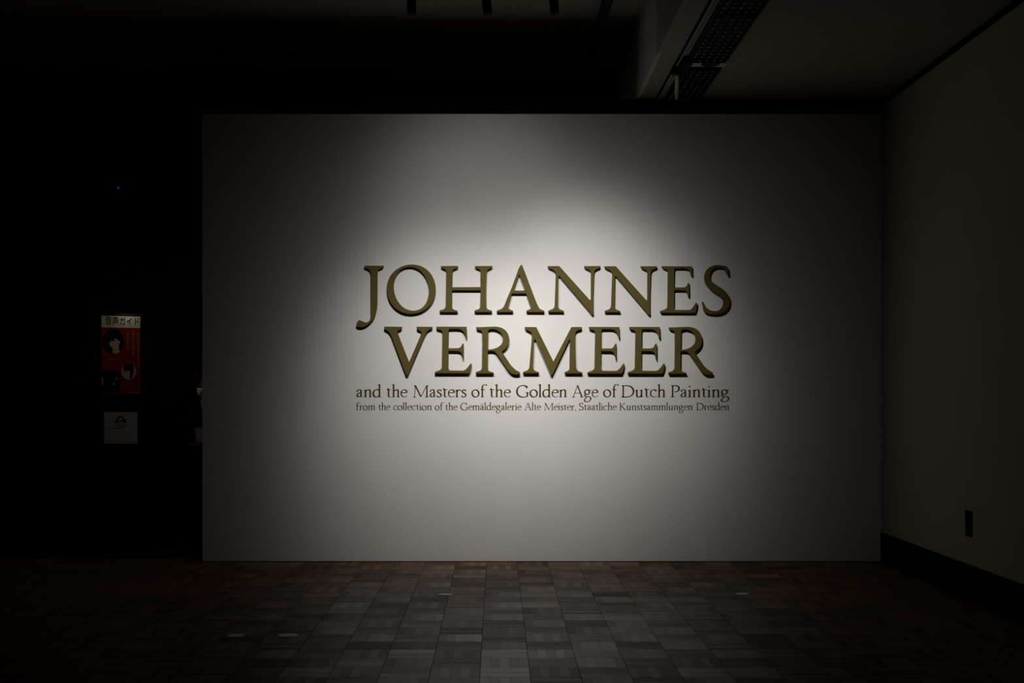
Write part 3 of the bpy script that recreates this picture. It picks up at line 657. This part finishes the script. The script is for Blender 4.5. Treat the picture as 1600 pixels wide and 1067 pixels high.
# head turned to the left of the picture, chin down
hd = Vector((-.006, -.05, 1.715))
bm = bmesh.new(); bmesh.ops.create_uvsphere(bm, u_segments=36, v_segments=28, radius=1)
for v in bm.verts:
    x, y, z = v.co
    sx = .078; sy = .098; sz = .118
    if z < 0: sx *= 1-.28*(-z)**1.5; sy *= 1-.10*(-z)
    v.co = (x*sx, y*sy, z*sz)
    fx = v.co
    if y < -.6:                                             # face front is -Y
        nz = math.exp(-((x/.16)**2+((z+.10)/.18)**2)); v.co.y -= .022*nz
        for s in (-1, 1): v.co.y += .008*math.exp(-(((x-s*.38)/.18)**2+((z-.02)/.12)**2))
        v.co.y -= .006*math.exp(-((x/.3)**2+((z+.48)/.10)**2)); v.co.y -= .010*math.exp(-((x/.35)**2+((z+.85)/.15)**2))
rotm = Matrix.Translation(hd) @ Matrix.Rotation(R(-38), 4, 'Z') @ Matrix.Rotation(R(14), 4, 'X')
bm.transform(rotm); obj('head', bm, M['skin'], root, True)
bm = bmesh.new(); cyl(bm, (-.0, -.025, 1.50), (-.006, -.035, 1.66), .056, .050, 20); obj('neck', bm, M['skin'], root, True)
bm = bmesh.new()
for s in (-1, 1):
    bmesh.ops.create_uvsphere(bm, u_segments=12, v_segments=8, radius=.5, matrix=Matrix.Translation((s*.076, .005, -.005)) @ Matrix.Diagonal((.022, .040, .062, 1)))
bm.transform(rotm); obj('ear', bm, M['skin'], root, True)
bm = bmesh.new()
for s in (-1, 1): bmesh.ops.create_uvsphere(bm, u_segments=10, v_segments=6, radius=.5, matrix=Matrix.Translation((s*.030, -.086, .004)) @ Matrix.Diagonal((.026, .014, .010, 1)))
bm.transform(rotm); obj('eye', bm, M['eye'], root, True)
bm = bmesh.new(); bmesh.ops.create_uvsphere(bm, u_segments=12, v_segments=6, radius=.5, matrix=Matrix.Translation((0, -.092, -.058)) @ Matrix.Diagonal((.042, .014, .014, 1)))
bm.transform(rotm); obj('mouth', bm, M['lip'], root, True)
bm = bmesh.new(); bmesh.ops.create_uvsphere(bm, u_segments=40, v_segments=28, radius=1)
for v in list(bm.verts):
    x, y, z = v.co
    v.co = (x*.098+.002, y*.112+.012, z*.128+.012)
    v.co += v.co.normalized()*.006*math.sin(x*23+z*7)*math.cos(y*19)
bmesh.ops.delete(bm, geom=[v for v in bm.verts if (v.co.y < -.045 and v.co.z < .055) or (v.co.y < .05 and v.co.z < .005) or v.co.z < -.085], context='VERTS')
bm.transform(rotm)
bmesh.ops.create_uvsphere(bm, u_segments=20, v_segments=14, radius=.5, matrix=Matrix.Translation(hd+Vector((.0, .06, .155))) @ Matrix.Diagonal((.13, .12, .11, 1)))   # pinned-up bun
for k in range(26):
    a = random.uniform(math.pi*.6, math.pi*1.3); p0 = hd+Vector((math.cos(a)*.05, .06+math.sin(a)*.05, .17)); p1 = p0+Vector((-.05-.03*random.random(), math.sin(a)*.02, .03*random.random())); p2 = p1+Vector((-.02, 0, -.05-.03*random.random()))
    cyl(bm, p0, p1, .009, .006, 6, False); cyl(bm, p1, p2, .006, .0015, 6, False)
for k in range(40):                                        # loose locks round the crown and the left side
    a = random.uniform(math.pi*.55, math.pi*1.35); zz = random.uniform(.07, .12)
    p0 = hd + Vector((math.cos(a)*.085, math.sin(a)*.09, zz)); p1 = p0 + Vector((math.cos(a)*.028, math.sin(a)*.02, .012+.02*random.random())); p2 = p1 + Vector((math.cos(a)*.02-.008, 0, -.03-.02*random.random()))
    cyl(bm, p0, p1, .008, .006, 6, False); cyl(bm, p1, p2, .006, .0015, 6, False)
obj('hair', bm, M['hair'], root, True)

# ------------------------------------------------------------------ tiny blue indicator high on the unlit back wall
ip = at(186, 294, YB)
root = empty('indicator_light', (ip.x, YB, ip.z)); tag(root, 'tiny blue indicator light glowing high in the dark on the left', 'indicator light')
bm = bmesh.new(); box(bm, -.04, .04, -.025, 0, -.03, .03, bev=.004); obj('case', bm, M['black'], root)
bm = bmesh.new(); lathe(bm, [(.0045, 0), (.0045, .004), (.003, .006), (0, .007)], (0, -.025, 0), (0, -1, 0), 12); obj('lens', bm, M['led'], root)
